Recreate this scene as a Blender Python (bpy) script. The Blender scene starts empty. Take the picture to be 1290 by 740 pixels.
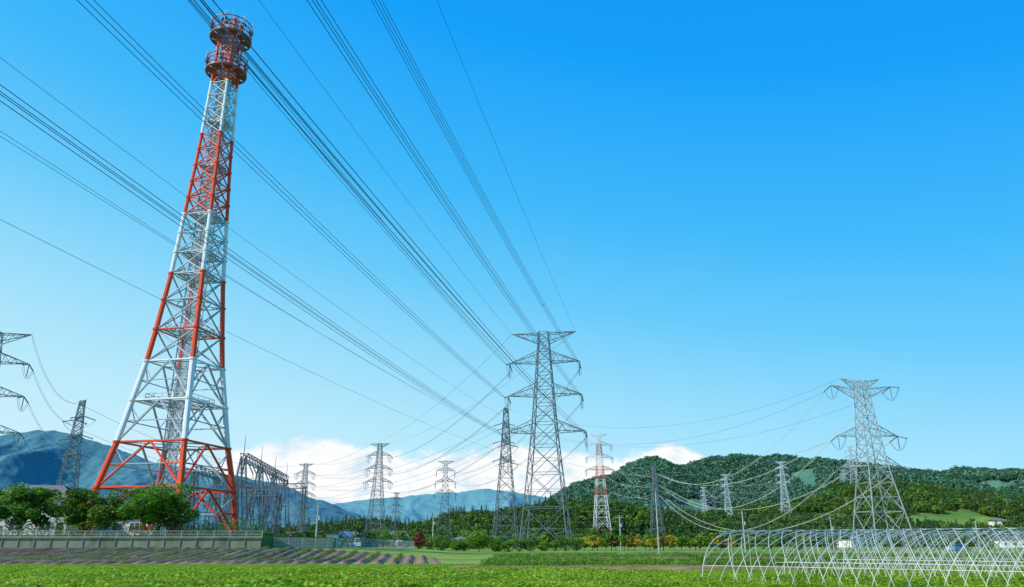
import bpy, math, random
import numpy as np
from mathutils import Vector, Matrix
random.seed(7)
rng = np.random.default_rng(7)
sc = bpy.context.scene
COL = sc.collection

# ------------------------------------------------------------------ helpers
def vn(x, y, seed=0.0):
    xi = np.floor(x); yi = np.floor(y); fx = x-xi; fy = y-yi
    fx = fx*fx*(3-2*fx); fy = fy*fy*(3-2*fy)
    def h(a, b):
        v = np.sin(a*127.1+b*311.7+seed*74.7)*43758.5453
        return v-np.floor(v)
    return (h(xi, yi)*(1-fx)+h(xi+1, yi)*fx)*(1-fy)+(h(xi, yi+1)*(1-fx)+h(xi+1, yi+1)*fx)*fy
def fbm(x, y, o=4, seed=0.0):
    s = 0; a = .5; t = 0
    for i in range(o):
        s = s+a*vn(x, y, seed+i*3.1); t += a; a *= .5; x = x*2.03; y = y*2.03
    return s/t
def S(t):
    t = np.clip(t, 0, 1); return t*t*(3-2*t)

class G:
    """quad mesh accumulator"""
    def __init__(s): s.V = []; s.F = []; s.M = []; s.n = 0; s.b = {}
    def add(s, V, F, m=0):
        V = np.asarray(V, float).reshape(-1, 3); F = np.asarray(F, int).reshape(-1, 4)
        s.V.append(V); s.F.append(F+s.n); s.n += len(V)
        s.M.append(np.full(len(F), m))
    def beam(s, p, q, r, m=0, n=4, r2=None):
        s.b.setdefault(n, []).append((*p, *q, r, r if r2 is None else r2, m))
    def flush(s):
        for n, L in s.b.items():
            A = np.array(L, float)
            P = A[:, 0:3]; Q = A[:, 3:6]; r = A[:, 6]; r2 = A[:, 7]; m = A[:, 8].astype(int)
            d = Q-P; l = np.linalg.norm(d, axis=1, keepdims=True); l[l < 1e-6] = 1; d = d/l
            ref = np.where(np.abs(d[:, 2:3]) < .95, np.array([[0, 0, 1.]]), np.array([[1., 0, 0]]))
            u = np.cross(d, ref); u /= np.linalg.norm(u, axis=1, keepdims=True); v = np.cross(d, u)
            a = (np.arange(n)+.5)*2*np.pi/n
            ring = np.cos(a)[None, :, None]*u[:, None]+np.sin(a)[None, :, None]*v[:, None]
            R0 = P[:, None]+ring*r[:, None, None]; R1 = Q[:, None]+ring*r2[:, None, None]
            V = np.concatenate([R0, R1], 1).reshape(-1, 3)
            k = np.arange(n); f = np.stack([k, (k+1) % n, n+(k+1) % n, n+k], 1)
            if n == 4: f = np.concatenate([f, [[3, 2, 1, 0]], [[4, 5, 6, 7]]])
            F = (f[None]+(np.arange(len(A))*2*n)[:, None, None])
            s.V.append(V); s.F.append(F.reshape(-1, 4)+s.n); s.n += len(V)
            s.M.append(np.repeat(m, len(f)))
        s.b = {}
    def box(s, c, size, m=0, rz=0.0):
        x, y, z = [v/2 for v in size]
        V = np.array([[-x,-y,-z],[x,-y,-z],[x,y,-z],[-x,y,-z],[-x,-y,z],[x,-y,z],[x,y,z],[-x,y,z]])
        ca, sa = math.cos(rz), math.sin(rz)
        V = np.stack([V[:, 0]*ca-V[:, 1]*sa, V[:, 0]*sa+V[:, 1]*ca, V[:, 2]], 1)+np.array(c)
        s.add(V, [[3,2,1,0],[4,5,6,7],[0,1,5,4],[1,2,6,5],[2,3,7,6],[3,0,4,7]], m)
    def leaves(s, C, size, m=0, up=.5, asp=.6):
        C = np.asarray(C); N = len(C); size = np.broadcast_to(size, (N,))
        nrm = rng.normal(size=(N, 3)); nrm[:, 2] = np.abs(nrm[:, 2])+up; nrm /= np.linalg.norm(nrm, axis=1, keepdims=True)
        t = rng.normal(size=(N, 3)); u = np.cross(nrm, t); u /= np.linalg.norm(u, axis=1, keepdims=True); v = np.cross(nrm, u)
        u = u*size[:, None]*.5; v = v*size[:, None]*.5*asp
        V = np.stack([C-u, C-v, C+u, C+v], 1).reshape(-1, 3)
        s.add(V, np.arange(4*N).reshape(N, 4), m)
    def poly(s, pts, r, m=0, n=4):
        for a, b in zip(pts[:-1], pts[1:]): s.beam(a, b, r, m, n)
    def mesh(s, name, mats, smooth=False):
        s.flush()
        V = np.concatenate(s.V); F = np.concatenate(s.F); M = np.concatenate(s.M)
        me = bpy.data.meshes.new(name)
        me.vertices.add(len(V)); me.vertices.foreach_set('co', V.astype(np.float32).ravel())
        me.loops.add(F.size); me.loops.foreach_set('vertex_index', F.astype(np.int32).ravel())
        me.polygons.add(len(F)); me.polygons.foreach_set('loop_start', np.arange(0, F.size, 4, dtype=np.int32))
        me.polygons.foreach_set('loop_total', np.full(len(F), 4, dtype=np.int32))
        me.polygons.foreach_set('material_index', M.astype(np.int32))
        for mt in mats: me.materials.append(mt)
        me.update(calc_edges=True); me.validate()
        me.polygons.foreach_set('use_smooth', np.full(len(me.polygons), smooth))
        return me
    def obj(s, name, mats, smooth=False, loc=(0, 0, 0), rz=0, link=True):
        o = bpy.data.objects.new(name, s.mesh(name, mats, smooth)); o.location = loc; o.rotation_euler[2] = rz
        if link: COL.objects.link(o)
        return o
def place(name, me, loc, rz=0, scale=1):
    o = bpy.data.objects.new(name, me); o.location = loc; o.rotation_euler[2] = rz
    o.scale = (scale,)*3 if not isinstance(scale, tuple) else scale
    COL.objects.link(o); return o

# ---------------------------------------------------------------- materials
def mat(name, cols, scale=1.0, rough=.7, bump=0, bscale=None, metal=0, stretch=(1, 1, 1), detail=6, transl=0, rnd=0, spec=.3, coord='Object'):
    m = bpy.data.materials.new(name); m.use_nodes = True; nt = m.node_tree; N = nt.nodes; L = nt.links
    bs = N['Principled BSDF']; out = N['Material Output']
    bs.inputs['Roughness'].default_value = rough; bs.inputs['Metallic'].default_value = metal
    bs.inputs['Specular IOR Level'].default_value = spec
    mp = N.new('ShaderNodeMapping'); mp.inputs['Scale'].default_value = stretch
    if coord == 'World':
        ge = N.new('ShaderNodeNewGeometry'); L.new(ge.outputs['Position'], mp.inputs['Vector'])
    else:
        tc = N.new('ShaderNodeTexCoord'); L.new(tc.outputs[coord], mp.inputs['Vector'])
    nz = N.new('ShaderNodeTexNoise'); nz.inputs['Scale'].default_value = scale; nz.inputs['Detail'].default_value = detail
    L.new(mp.outputs[0], nz.inputs['Vector'])
    cr = N.new('ShaderNodeValToRGB'); e = cr.color_ramp.elements
    n = len(cols)
    for i, c in enumerate(cols):
        p = .3+.4*i/max(1, n-1)
        if i < 2: e[i].position = p; e[i].color = (*c, 1)
        else:
            k = e.new(p); k.color = (*c, 1)
    L.new(nz.outputs['Fac'], cr.inputs[0]); col = cr.outputs[0]
    if rnd:
        oi = N.new('ShaderNodeObjectInfo'); hs = N.new('ShaderNodeHueSaturation')
        mr = N.new('ShaderNodeMapRange'); mr.inputs[3].default_value = 1-rnd; mr.inputs[4].default_value = 1+rnd
        L.new(oi.outputs['Random'], mr.inputs[0]); L.new(mr.outputs[0], hs.inputs['Value'])
        mh = N.new('ShaderNodeMapRange'); mh.inputs[3].default_value = .5-.03*rnd/.3; mh.inputs[4].default_value = .5+.02*rnd/.3
        L.new(oi.outputs['Random'], mh.inputs[0]); L.new(mh.outputs[0], hs.inputs['Hue'])
        L.new(col, hs.inputs['Color']); col = hs.outputs[0]
    L.new(col, bs.inputs['Base Color'])
    if bump:
        n2 = N.new('ShaderNodeTexNoise'); n2.inputs['Scale'].default_value = bscale or scale*3; n2.inputs['Detail'].default_value = 6
        L.new(mp.outputs[0], n2.inputs['Vector'])
        b = N.new('ShaderNodeBump'); b.inputs['Strength'].default_value = min(1, bump); b.inputs['Distance'].default_value = bump
        L.new(n2.outputs['Fac'], b.inputs['Height']); L.new(b.outputs[0], bs.inputs['Normal'])
    if transl:
        tr = N.new('ShaderNodeBsdfTranslucent'); mx = N.new('ShaderNodeMixShader'); mx.inputs[0].default_value = transl
        L.new(col, tr.inputs[0]); L.new(bs.outputs[0], mx.inputs[1]); L.new(tr.outputs[0], mx.inputs[2]); L.new(mx.outputs[0], out.inputs[0])
    return m
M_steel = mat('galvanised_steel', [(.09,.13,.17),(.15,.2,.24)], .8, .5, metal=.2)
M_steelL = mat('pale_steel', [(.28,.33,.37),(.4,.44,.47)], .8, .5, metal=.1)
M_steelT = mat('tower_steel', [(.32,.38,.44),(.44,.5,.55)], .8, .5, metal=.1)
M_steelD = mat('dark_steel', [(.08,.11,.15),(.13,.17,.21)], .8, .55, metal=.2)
M_steelF = mat('hazed_steel', [(.3,.4,.46),(.38,.48,.54)], .8, .7)  # far pylons: paler steel colour stands in for aerial haze
M_insul = mat('insulator', [(.1,.12,.15),(.25,.28,.32)], 3, .3)
M_red = mat('red_orange_paint', [(.8,.085,.02),(.7,.065,.018)], 1.5, .45)
M_redD = mat('weathered_red_paint', [(.22,.10,.13),(.34,.10,.10)], 1.5, .5)
M_white = mat('white_paint', [(.78,.8,.82),(.68,.71,.75)], 1.2, .45)
M_pipe = mat('galvanised_pipe', [(.46,.5,.5),(.6,.63,.62)], 2, .45)
M_wire = mat('wire_aluminium', [(.06,.13,.22),(.09,.17,.28)], 1, .5, metal=.1)
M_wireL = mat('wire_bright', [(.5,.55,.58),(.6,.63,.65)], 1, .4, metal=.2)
M_conc = mat('concrete', [(.09,.11,.09),(.2,.21,.19),(.13,.16,.11)], .5, .9, bump=.05, bscale=8, stretch=(1,1,.4))
M_fence = mat('fence_mesh_paint', [(.36,.42,.42),(.48,.52,.5)], 3, .6)
M_bark = mat('bark', [(.07,.05,.035),(.14,.1,.07)], 6, .9, bump=.05, stretch=(1,1,.2))
M_leafA = mat('leaf_green', [(.05,.14,.014),(.10,.24,.02),(.17,.34,.03)], .8, .55, transl=.38, rnd=.15)
M_leafB = mat('leaf_bright', [(.08,.19,.015),(.15,.28,.02),(.22,.37,.04)], .6, .55, transl=.3, rnd=.2)
M_leafF = mat('leaf_forest', [(.04,.115,.02),(.075,.175,.03),(.12,.23,.04)], .4, .7, transl=.2, rnd=.35)
M_leafD = mat('leaf_dark', [(.025,.075,.022),(.045,.11,.03),(.065,.14,.035)], .4, .7, transl=.15, rnd=.35)
M_leafM = mat('leaf_mountain_hazed', [(.055,.17,.12),(.085,.22,.13),(.13,.28,.135)], .1, .8, transl=.2, rnd=.25)  # bluish tint puts aerial haze into the leaf colour
M_leafY = mat('leaf_yellow', [(.3,.32,.02),(.46,.38,.03),(.5,.3,.03)], .5, .6, transl=.3, rnd=.3)
M_leafR = mat('leaf_red', [(.14,.03,.02),(.25,.05,.03)], .8, .6, transl=.2)
M_blade = mat('grass_blade', [(.14,.28,.012),(.26,.43,.02),(.38,.52,.04)], .35, .6, transl=.4, rnd=.25, coord='World', stretch=(1,1.6,0))
M_veg = mat('vegetable_leaf', [(.16,.33,.015),(.28,.47,.025),(.4,.57,.05)], 1.5, .5, transl=.42, rnd=.2)
M_soil = mat('ploughed_soil', [(.12,.075,.045),(.21,.14,.08),(.29,.21,.12)], .35, .95, bump=.1, bscale=6)
M_wall = mat('house_plaster', [(.7,.68,.62),(.78,.76,.7)], 1, .8)
M_roof = mat('roof_tiles', [(.14,.12,.12),(.22,.2,.19)], 2, .6)
M_roofB = mat('roof_metal_blue', [(.12,.2,.3),(.16,.25,.35)], 2, .4)
M_glass = mat('window_glass', [(.03,.05,.07),(.06,.09,.12)], 1, .1, spec=.6)
M_carw = mat('car_paint_white', [(.75,.77,.78),(.8,.8,.8)], 1, .25)
M_carb = mat('car_paint_blue', [(.1,.3,.55),(.12,.35,.6)], 1, .25)
M_tyre = mat('tyre_rubber', [(.02,.02,.02),(.03,.03,.03)], 1, .8)

# ground material: bands of pasture / crops / bare soil
M_ground = mat('ground_fields', [(.13,.2,.02),(.19,.32,.02),(.28,.42,.03)], .3, .9, bump=.12, bscale=2.5)
nt = M_ground.node_tree; N = nt.nodes; L = nt.links
bs = N['Principled BSDF']; base = bs.inputs['Base Color'].links[0].from_socket
def band(base, scl, rot, lo, hi, col, k):
    tc = N.new('ShaderNodeTexCoord'); mp = N.new('ShaderNodeMapping'); mp.inputs['Scale'].default_value = scl; mp.inputs['Rotation'].default_value[2] = rot
    L.new(tc.outputs['Object'], mp.inputs[0]); nz = N.new('ShaderNodeTexNoise'); nz.inputs['Scale'].default_value = 1; nz.inputs['Detail'].default_value = 5
    nz.inputs['Roughness'].default_value = .7
    L.new(mp.outputs[0], nz.inputs['Vector']); cr = N.new('ShaderNodeValToRGB'); e = cr.color_ramp.elements
    e[0].position = lo; e[0].color = (0, 0, 0, 1); e[1].position = hi; e[1].color = (1, 1, 1, 1)
    L.new(nz.outputs[0], cr.inputs[0])
    mx = N.new('ShaderNodeMixRGB'); mx.inputs[2].default_value = (*col, 1)
    ml = N.new('ShaderNodeMath'); ml.operation = 'MULTIPLY'; ml.inputs[1].default_value = k
    L.new(cr.outputs[0], ml.inputs[0]); L.new(ml.outputs[0], mx.inputs[0]); L.new(base, mx.inputs[1])
    return mx.outputs[0]
c = band(base, (.008, .11, 1), .05, .5, .56, (.05, .11, .012), .75)
c = band(c, (.012, .16, 7), -.04, .56, .6, (.2, .15, .08), .8)
L.new(c, bs.inputs['Base Color'])

# ------------------------------------------------------------------- ground
def gz(x, y):
    x = np.asarray(x, float); y = np.asarray(y, float)
    return .9*S((y-72)/22)*S((-6-x)/20)+.06*(fbm(x*.15, y*.15, 3, 2)-.5)
def grid(xs, ys, zf, name, mats, dz=0, smooth=True, mi=None):
    X, Y = np.meshgrid(xs, ys); Z = zf(X, Y)+dz
    nx, ny = len(xs), len(ys)
    idx = np.arange(nx*ny).reshape(ny, nx)
    F = np.stack([idx[:-1, :-1], idx[:-1, 1:], idx[1:, 1:], idx[1:, :-1]], -1).reshape(-1, 4)
    g = G(); g.add(np.stack([X, Y, Z], -1).reshape(-1, 3), F)
    return g.obj(name, mats, smooth)
xs = np.concatenate([[-9000,-4000,-1500,-600,-300,-180], np.arange(-130, 131, 2.), [180,300,600,1500,4000,9000]])
ys = np.concatenate([[-900,-300,-100], np.arange(-20, 221, 2.), [260,320,420,600,1000,2000,4000,10000]])
grid(xs, ys, gz, 'ground', [M_ground])

# ploughed fields with real furrows
def furrows(x0, x1, y0, y1, sl, amp, per, name, step=.16, cross=False):
    if cross:
        U, V = np.meshgrid(np.arange(x0, x1, 1.5), np.arange(y0, y1, step)); Xp = U; ph = V+.03*U
    else:
        U, V = np.meshgrid(np.arange(x0, x1, step), np.arange(y0, y1, 1.5)); Xp = U+sl*(V-80); ph = U
    ed = np.minimum(1, np.minimum(V-V.min(), V.max()-V)/1.5)*np.minimum(1, np.minimum(U-U.min(), U.max()-U)/1.5)
    am = amp*(.55+.9*fbm(Xp*.12, V*.12, 3, 51))
    Zp = gz(Xp, V)-.03+ed*(.16+am*np.sin((ph+.35*fbm(Xp*.3, V*.06, 2, 9))*2*np.pi/per)+.12*(fbm(Xp*2, V*2, 3, 5)-.5))
    idx = np.arange(U.size).reshape(U.shape)
    F = np.stack([idx[:-1, :-1], idx[:-1, 1:], idx[1:, 1:], idx[1:, :-1]], -1).reshape(-1, 4)
    g = G(); g.add(np.stack([Xp, V, Zp], -1).reshape(-1, 3), F); g.obj(name, [M_soil])
furrows(-100, -7.0, 64, 95, -.12, .13, 1.3, 'ploughed_field', .18)
furrows(-5, 22, 48, 54, 0, .08, .8, 'ploughed_field', .12, True)
furrows(2, 60, 82, 89, 0, .08, .8, 'ploughed_field', .12, True)
furrows(20, 90, 115, 128, 0, .08, .8, 'ploughed_field', .12, True)

# terrace behind the retaining wall
M_turf = mat('turf', [(.06,.12,.02),(.1,.2,.03)], .4, .9)
g = G(); g.box((-75, 146, .8), (88, 95, 3.6), 0); g.obj('terrace_ground', [M_turf])
g = G()
for i in range(44):
    x = -119+2*i+1
    g.box((x, 98.2, 1.25), (1.97, .35, 1.9), 0)
    g.box((x-.99, 97.98, 1.25), (.14, .1, 1.9), 0)
g.box((-75, 98.1, 2.25), (88, .5, .12), 0)
for i in range(45):
    x = -119+2*i
    g.beam((x, 98.2, 2.2), (x, 98.2, 3.1), .045, 1)
for z in (2.4, 2.72, 3.08): g.beam((-119, 98.2, z), (-31, 98.2, z), .025, 1)
for i in range(440): 
    x = -119+.2*i
    g.beam((x, 98.2, 2.32), (x, 98.2, 3.08), .009, 1)
g.obj('retaining_wall', [M_conc, M_fence])

# ------------------------------------------------------------------- hills
class Range:
    def __init__(s, D, foot, back, pts, amp, seed, fs, rough=0):
        px = np.array(pts, float); s.D = D; s.foot = foot; s.back = back; s.X = px[:, 0]; s.Z = px[:, 1]; s.amp = amp; s.seed = seed; s.fs = fs; s.rough = rough
    def h(s, x, y):
        x = np.asarray(x, float); y = np.asarray(y, float)
        r = np.interp(x, s.X, s.Z)+s.amp*(fbm(x/s.fs*3, x*0+3.3, 5, s.seed)-.5)
        t = (y-s.foot)/(s.D-s.foot)
        wob = (fbm(x/s.fs, y/s.fs, 5, s.seed+9)-.5)
        f = S(np.clip(t, 0, 1))*.55+.45*np.clip(t, 0, 1)
        wx = x+s.fs*.35*(fbm(x/s.fs*1.1, y/s.fs*1.1, 3, s.seed+5)-.5)
        ridg = 1-np.abs(2*fbm(wx/s.fs*1.6+y/s.fs*.25, y/s.fs*.55, 5, s.seed+20)-1)*2.4
        tt = np.clip(t, 0, 1)
        fr = r*np.clip(f-.45*(1-ridg)*tt*(1-tt)*2.4, 0, 1)+s.amp*2*wob*tt*(1-tt)*2
        b = r*np.clip(1-(y-s.D)/s.back, 0, 1)
        z = np.where(y < s.D, fr, b)-.5
        if s.rough: z = z+s.rough*(fbm(x/40, y/40, 4, s.seed+2)-.5)*np.clip(t*5, 0, 1)
        return z
def rng_mesh(R, name, m, nx, ny):
    xs = np.linspace(R.X[0], R.X[-1], nx)
    ys = np.concatenate([np.linspace(R.foot, R.D, ny), np.linspace(R.D, R.D+R.back, 8)[1:]])
    return grid(xs, ys, R.h, name, [m])
RA = Range(600, 430, 200, [(-900,0),(-520,2),(-189,6),(-147,10),(-123,14),(-105,15),(-81,11),(-69,12),(-51,18),(-15,21),(33,27),(69,29),(111,22),(153,18),(220,16),(300,10),(400,0)], 3, 3, 120)
RB = Range(900, 520, 300, [(0,0),(90,10),(166,24),(230,32),(320,42),(373,62),(405,67),(436,65),(500,54),(580,50),(700,52),(900,42),(1300,0)], 8, 11, 180)
RC = Range(2200, 1000, 900, [(-300,0),(60,80),(99,100),(165,150),(275,178),(350,212),(385,229),(418,231),(475,200),(560,226),(650,234),(760,228),(870,210),(1000,208),(1110,196),(1220,180),(1270,196),(1350,188),(1420,172),(1700,130),(2400,60),(3200,0)], 24, 23, 420, 14)
RD = Range(3000, 1700, 1200, [(-4000,250),(-2600,370),(-2080,405),(-1930,418),(-1816,428),(-1700,400),(-1550,350),(-1390,300),(-1210,268),(-1035,244),(-885,220),(-740,160),(-620,120),(-450,60),(-200,0)], 20, 31, 600, 14)
RE = Range(4300, 3000, 1200, [(-1800,0),(-1200,190),(-960,215),(-752,240),(-540,255),(-280,268),(-150,288),(20,270),(240,245),(400,200),(900,100),(1500,0)], 30, 41, 700, 14)
M_hA = mat('forest_floor', [(.02,.05,.01),(.04,.09,.015)], .05, .9)
M_hB = mat('hillside_scrub', [(.04,.1,.02),(.08,.17,.03),(.18,.27,.05)], .02, .9, bump=1, bscale=.1)
M_hC = mat('mountain_forest_hazed', [(.045,.14,.105),(.065,.175,.11),(.105,.22,.115)], .012, .95, bump=1, bscale=.05, detail=12)  # teal shift paints aerial haze into the slope colour
M_hD = mat('mountain_far_forest_hazed', [(.045,.165,.215),(.06,.19,.225),(.08,.22,.225)], .008, 1, bump=1, bscale=.03, detail=12)  # bluer base colour carries the haze of distance
M_hE = mat('mountain_distant_hazed', [(.09,.25,.3),(.11,.28,.305)], .006, 1, bump=1, bscale=.03, detail=12)  # palest blue, aerial haze painted in for the farthest range
for m, s in ((M_hC, 10), (M_hD, 6), (M_hE, 6)):
    for n in m.node_tree.nodes:
        if n.type == 'BUMP': n.inputs['Distance'].default_value = s; n.inputs['Strength'].default_value = 1
rng_mesh(RA, 'hill', M_hA, 200, 40); rng_mesh(RB, 'hill', M_hB, 260, 80)
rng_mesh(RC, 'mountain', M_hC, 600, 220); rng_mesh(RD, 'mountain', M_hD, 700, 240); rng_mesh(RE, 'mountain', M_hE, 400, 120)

# ------------------------------------------------------ foliage prototypes
def crown(g, c, rx, rz, nl, size, m=0, ncl=14, up=.5, low=.6, rr0=.4, rr1=.8, c0=.26, c1=.42):
    c = np.array(c); per = nl//ncl
    for i in range(ncl):
        d = rng.normal(size=3); d /= np.linalg.norm(d)
        if d[2] < 0: d[2] *= low
        rr = rng.uniform(rr0, rr1)
        cc = c+d*np.array([rx, rx, rz])*rr
        cr = rng.uniform(c0, c1)*rx
        p = rng.normal(size=(per, 3)); p /= np.linalg.norm(p, axis=1, keepdims=True)
        p *= (rng.uniform(.35, 1, per)**.5)[:, None]*np.array([cr, cr, cr*.7])
        g.leaves(cc+p, size*rng.uniform(.6, 1.3, per), m, up)
        yield cc
def proto_broad(name, m, R=3.2, H=7, nl=190, size=1.3):
    g = G(); g.beam((0, 0, -1), (0, 0, H*.5), .22, 1, r2=.12)
    for cc in crown(g, (0, 0, H*.52), R, H*.45, nl, size, 0, 12, low=1): g.beam((0, 0, H*.3), cc, .09, 1, r2=.03)
    return g.obj(name, [m, M_bark], link=False)
def proto_conifer(name, m, H=11, R=1.9, nl=200):
    g = G(); g.beam((0, 0, -1), (0, 0, H*.95), .18, 1, r2=.04)
    t = rng.uniform(0, 1, nl)**1.4; r = R*(1-t)*(.55+.45*rng.uniform(0, 1, nl)); a = rng.uniform(0, 2*np.pi, nl)
    r *= 1+.25*np.sin(t*38)
    C = np.stack([r*np.cos(a), r*np.sin(a), H*(.12+.86*t)-.25*r], 1)
    g.leaves(C, 1.3*(1-.5*t), 0, .3)
    return g.obj(name, [m, M_bark], link=False)
def coll(name, objs):
    c = bpy.data.collections.new(name)
    for o in objs: c.objects.link(o)
    return c
# collection children are sorted by name: keep index order explicit
C_forest = coll('forest_sources', [proto_broad('a_broadleaf', M_leafF), proto_broad('b_broadleaf', M_leafF, 3.8, 8), proto_broad('c_broadleaf', M_leafB, 3, 6), proto_conifer('d_conifer', M_leafD, 10, 2.2), proto_conifer('e_conifer', M_leafD, 11, 2.5)])
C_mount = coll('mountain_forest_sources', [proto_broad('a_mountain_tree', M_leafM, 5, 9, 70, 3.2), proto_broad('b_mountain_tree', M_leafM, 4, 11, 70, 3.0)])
def tuft(name, n, h, w, m):
    g = G(); V = []; 
    for i in range(n):
        a = rng.uniform(0, 6.28); r = rng.uniform(0, w); x, y = r*math.cos(a), r*math.sin(a)
        hh = h*rng.uniform(.5, 1.1); b = rng.uniform(0, 6.28); bw = .014; l = hh*rng.uniform(.1, .6)
        dx, dy = math.cos(b), math.sin(b)
        V += [(x-dy*bw, y+dx*bw, 0), (x+dy*bw, y-dx*bw, 0), (x+dx*l+dy*bw*.3, y+dy*l-dx*bw*.3, hh), (x+dx*l-dy*bw*.3, y+dy*l+dx*bw*.3, hh)]
    g.add(V, np.arange(len(V)).reshape(-1, 4)); return g
g1 = tuft('t', 22, .28, .22, M_blade); g2 = tuft('t', 26, .2, .25, M_blade); g3 = tuft('t', 10, .2, .15, M_blade)
p = rng.normal(size=(40, 3))*[.16, .16, .06]+[0, 0, .2]; g3.leaves(p, .11, 0, 1.2)
C_grass = coll('grass_sources', [g1.obj('a_grass_tuft', [M_blade], link=False), g2.obj('b_grass_tuft', [M_blade], link=False), g3.obj('c_weed', [M_blade], link=False)])
g4 = G(); p = rng.normal(size=(60, 3))*[.2, .2, .08]+[0, 0, .22]; g4.leaves(p, .16, 0, 1)
C_crop = coll('crop_sources', [g4.obj('crop_plant', [M_leafB], link=False)])
def veg(name, n, R, H):
    g = G(); V = []
    for i in range(n):
        a = 6.283*i/n*2.4+rng.uniform(-.3, .3); e = rng.uniform(.35, 1.25); l = R*rng.uniform(.7, 1.2); w = l*.28
        d = np.array([math.cos(a)*math.cos(e), math.sin(a)*math.cos(e), math.sin(e)*H/R]); s_ = np.array([-math.sin(a), math.cos(a), 0])
        b = np.array([0, 0, .02]); m1 = b+d*l*.55; t_ = b+d*l-np.array([0, 0, l*.18])
        V += [b, m1+s_*w, t_, m1-s_*w]
    g.add(V, np.arange(len(V)).reshape(-1, 4)); return g.obj(name, [M_veg], link=False)
C_veg = coll('vegetable_sources', [veg('a_leaf_vegetable', 26, .36, .3), veg('b_leaf_vegetable', 20, .42, .26), veg('c_leaf_vegetable', 30, .3, .36)])

def scatter(name, P, sc_, ix, c):
    P = np.asarray(P); n = len(P)
    me = bpy.data.meshes.new(name); me.vertices.add(n); me.vertices.foreach_set('co', P.astype(np.float32).ravel())
    for nm, ty, arr in (('rz', 'FLOAT', rng.uniform(0, 6.28, n)), ('scl', 'FLOAT', sc_), ('ix', 'INT', ix)):
        a = me.attributes.new(nm, ty, 'POINT'); a.data.foreach_set('value', np.asarray(arr).astype(np.int32 if ty == 'INT' else np.float32))
    o = bpy.data.objects.new(name, me); COL.objects.link(o)
    ng = bpy.data.node_groups.new(name, 'GeometryNodeTree')
    ng.interface.new_socket('Geometry', in_out='INPUT', socket_type='NodeSocketGeometry'); ng.interface.new_socket('Geometry', in_out='OUTPUT', socket_type='NodeSocketGeometry')
    N = ng.nodes; L = ng.links
    gi = N.new('NodeGroupInput'); go = N.new('NodeGroupOutput'); ip = N.new('GeometryNodeInstanceOnPoints'); ci = N.new('GeometryNodeCollectionInfo')
    ci.inputs['Collection'].default_value = c; ci.inputs['Separate Children'].default_value = True; ci.inputs['Reset Children'].default_value = True
    def na(nm, ty):
        a = N.new('GeometryNodeInputNamedAttribute'); a.data_type = ty; a.inputs['Name'].default_value = nm
        return [s for s in a.outputs if s.enabled and s.name == 'Attribute'][0]
    cx = N.new('ShaderNodeCombineXYZ'); L.new(na('rz', 'FLOAT'), cx.inputs[2]); er = N.new('FunctionNodeEulerToRotation'); L.new(cx.outputs[0], er.inputs[0])
    ip.inputs['Pick Instance'].default_value = True
    L.new(gi.outputs[0], ip.inputs['Points']); L.new(ci.outputs[0], ip.inputs['Instance']); L.new(na('ix', 'INT'), ip.inputs['Instance Index'])
    L.new(er.outputs[0], ip.inputs['Rotation']); L.new(na('scl', 'FLOAT'), ip.inputs['Scale']); L.new(ip.outputs[0], go.inputs[0])
    md = o.modifiers.new('scatter', 'NODES'); md.node_group = ng
    return o
# weeds and grass in the foreground
n = 62000; Y = rng.uniform(26, 63, n)**1.0; X = rng.uniform(-.78, .78, n)*Y
k = (fbm(X*.3, Y*.5, 3, 8) > .34) & ~((X > -5.2) & (X < 22) & (Y > 47.6) & (Y < 54.3)); X = X[k]; Y = Y[k]
big = fbm(X*.12, Y*.25, 3, 18)
scatter('grass', np.stack([X, Y, gz(X, Y)], 1), rng.uniform(.5, 1.2, len(X))*(.35+1.1*big)*np.clip((68-Y)/26, .4, 1), rng.integers(0, 3, len(X)), C_grass)
# leafy vegetable rows in the foreground
P = []
for y in np.arange(28.5, 46, .95):
    x = np.arange(-38, 6, .33); x = x+rng.uniform(-.08, .08, len(x)); yy_ = y+.06*x+rng.uniform(-.09, .09, len(x))
    k = (fbm(x*.12+y, yy_*.12, 2, 61) > .27); x = x[k]; yy_ = yy_[k]; P.append(np.stack([x, yy_, gz(x, yy_)], 1))
P = np.concatenate(P); scatter('vegetable_rows', P, rng.uniform(.6, 1.2, len(P)), rng.integers(0, 3, len(P)), C_veg)
# crop rows on the right
P = []
for y in list(np.arange(58, 80, 1.5))+list(np.arange(92, 113, 1.8)):
    x = np.arange(-2, 95, .45); x = x+rng.uniform(-.1, .1, len(x)); k = fbm(x*.08, x*0+y*.3, 3, 71) > .4; x = x[k]
    P.append(np.stack([x, y+.02*x+rng.uniform(-.1, .1, len(x)), gz(x, x*0+y)], 1))
P = np.concatenate(P); scatter('crop_rows', P, rng.uniform(.4, 1.1, len(P)), np.zeros(len(P)), C_crop)
# young plants on part of the ploughed field
P = []
for i in range(0, 70, 1):
    if i % 2 == 0:
        y = np.arange(65+.05*i, 93, .8); x = -100+1.3*(i+.25)-.12*(y-80)
        k = (fbm(x*.05, y*.08, 2, 33) > .5)
        x = x[k]; y = y[k]; P.append(np.stack([x, y, gz(x, y)+.2], 1))
P = np.concatenate(P); scatter('seedlings', P, rng.uniform(.3, .7, len(P)), np.zeros(len(P)), C_crop)
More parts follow.
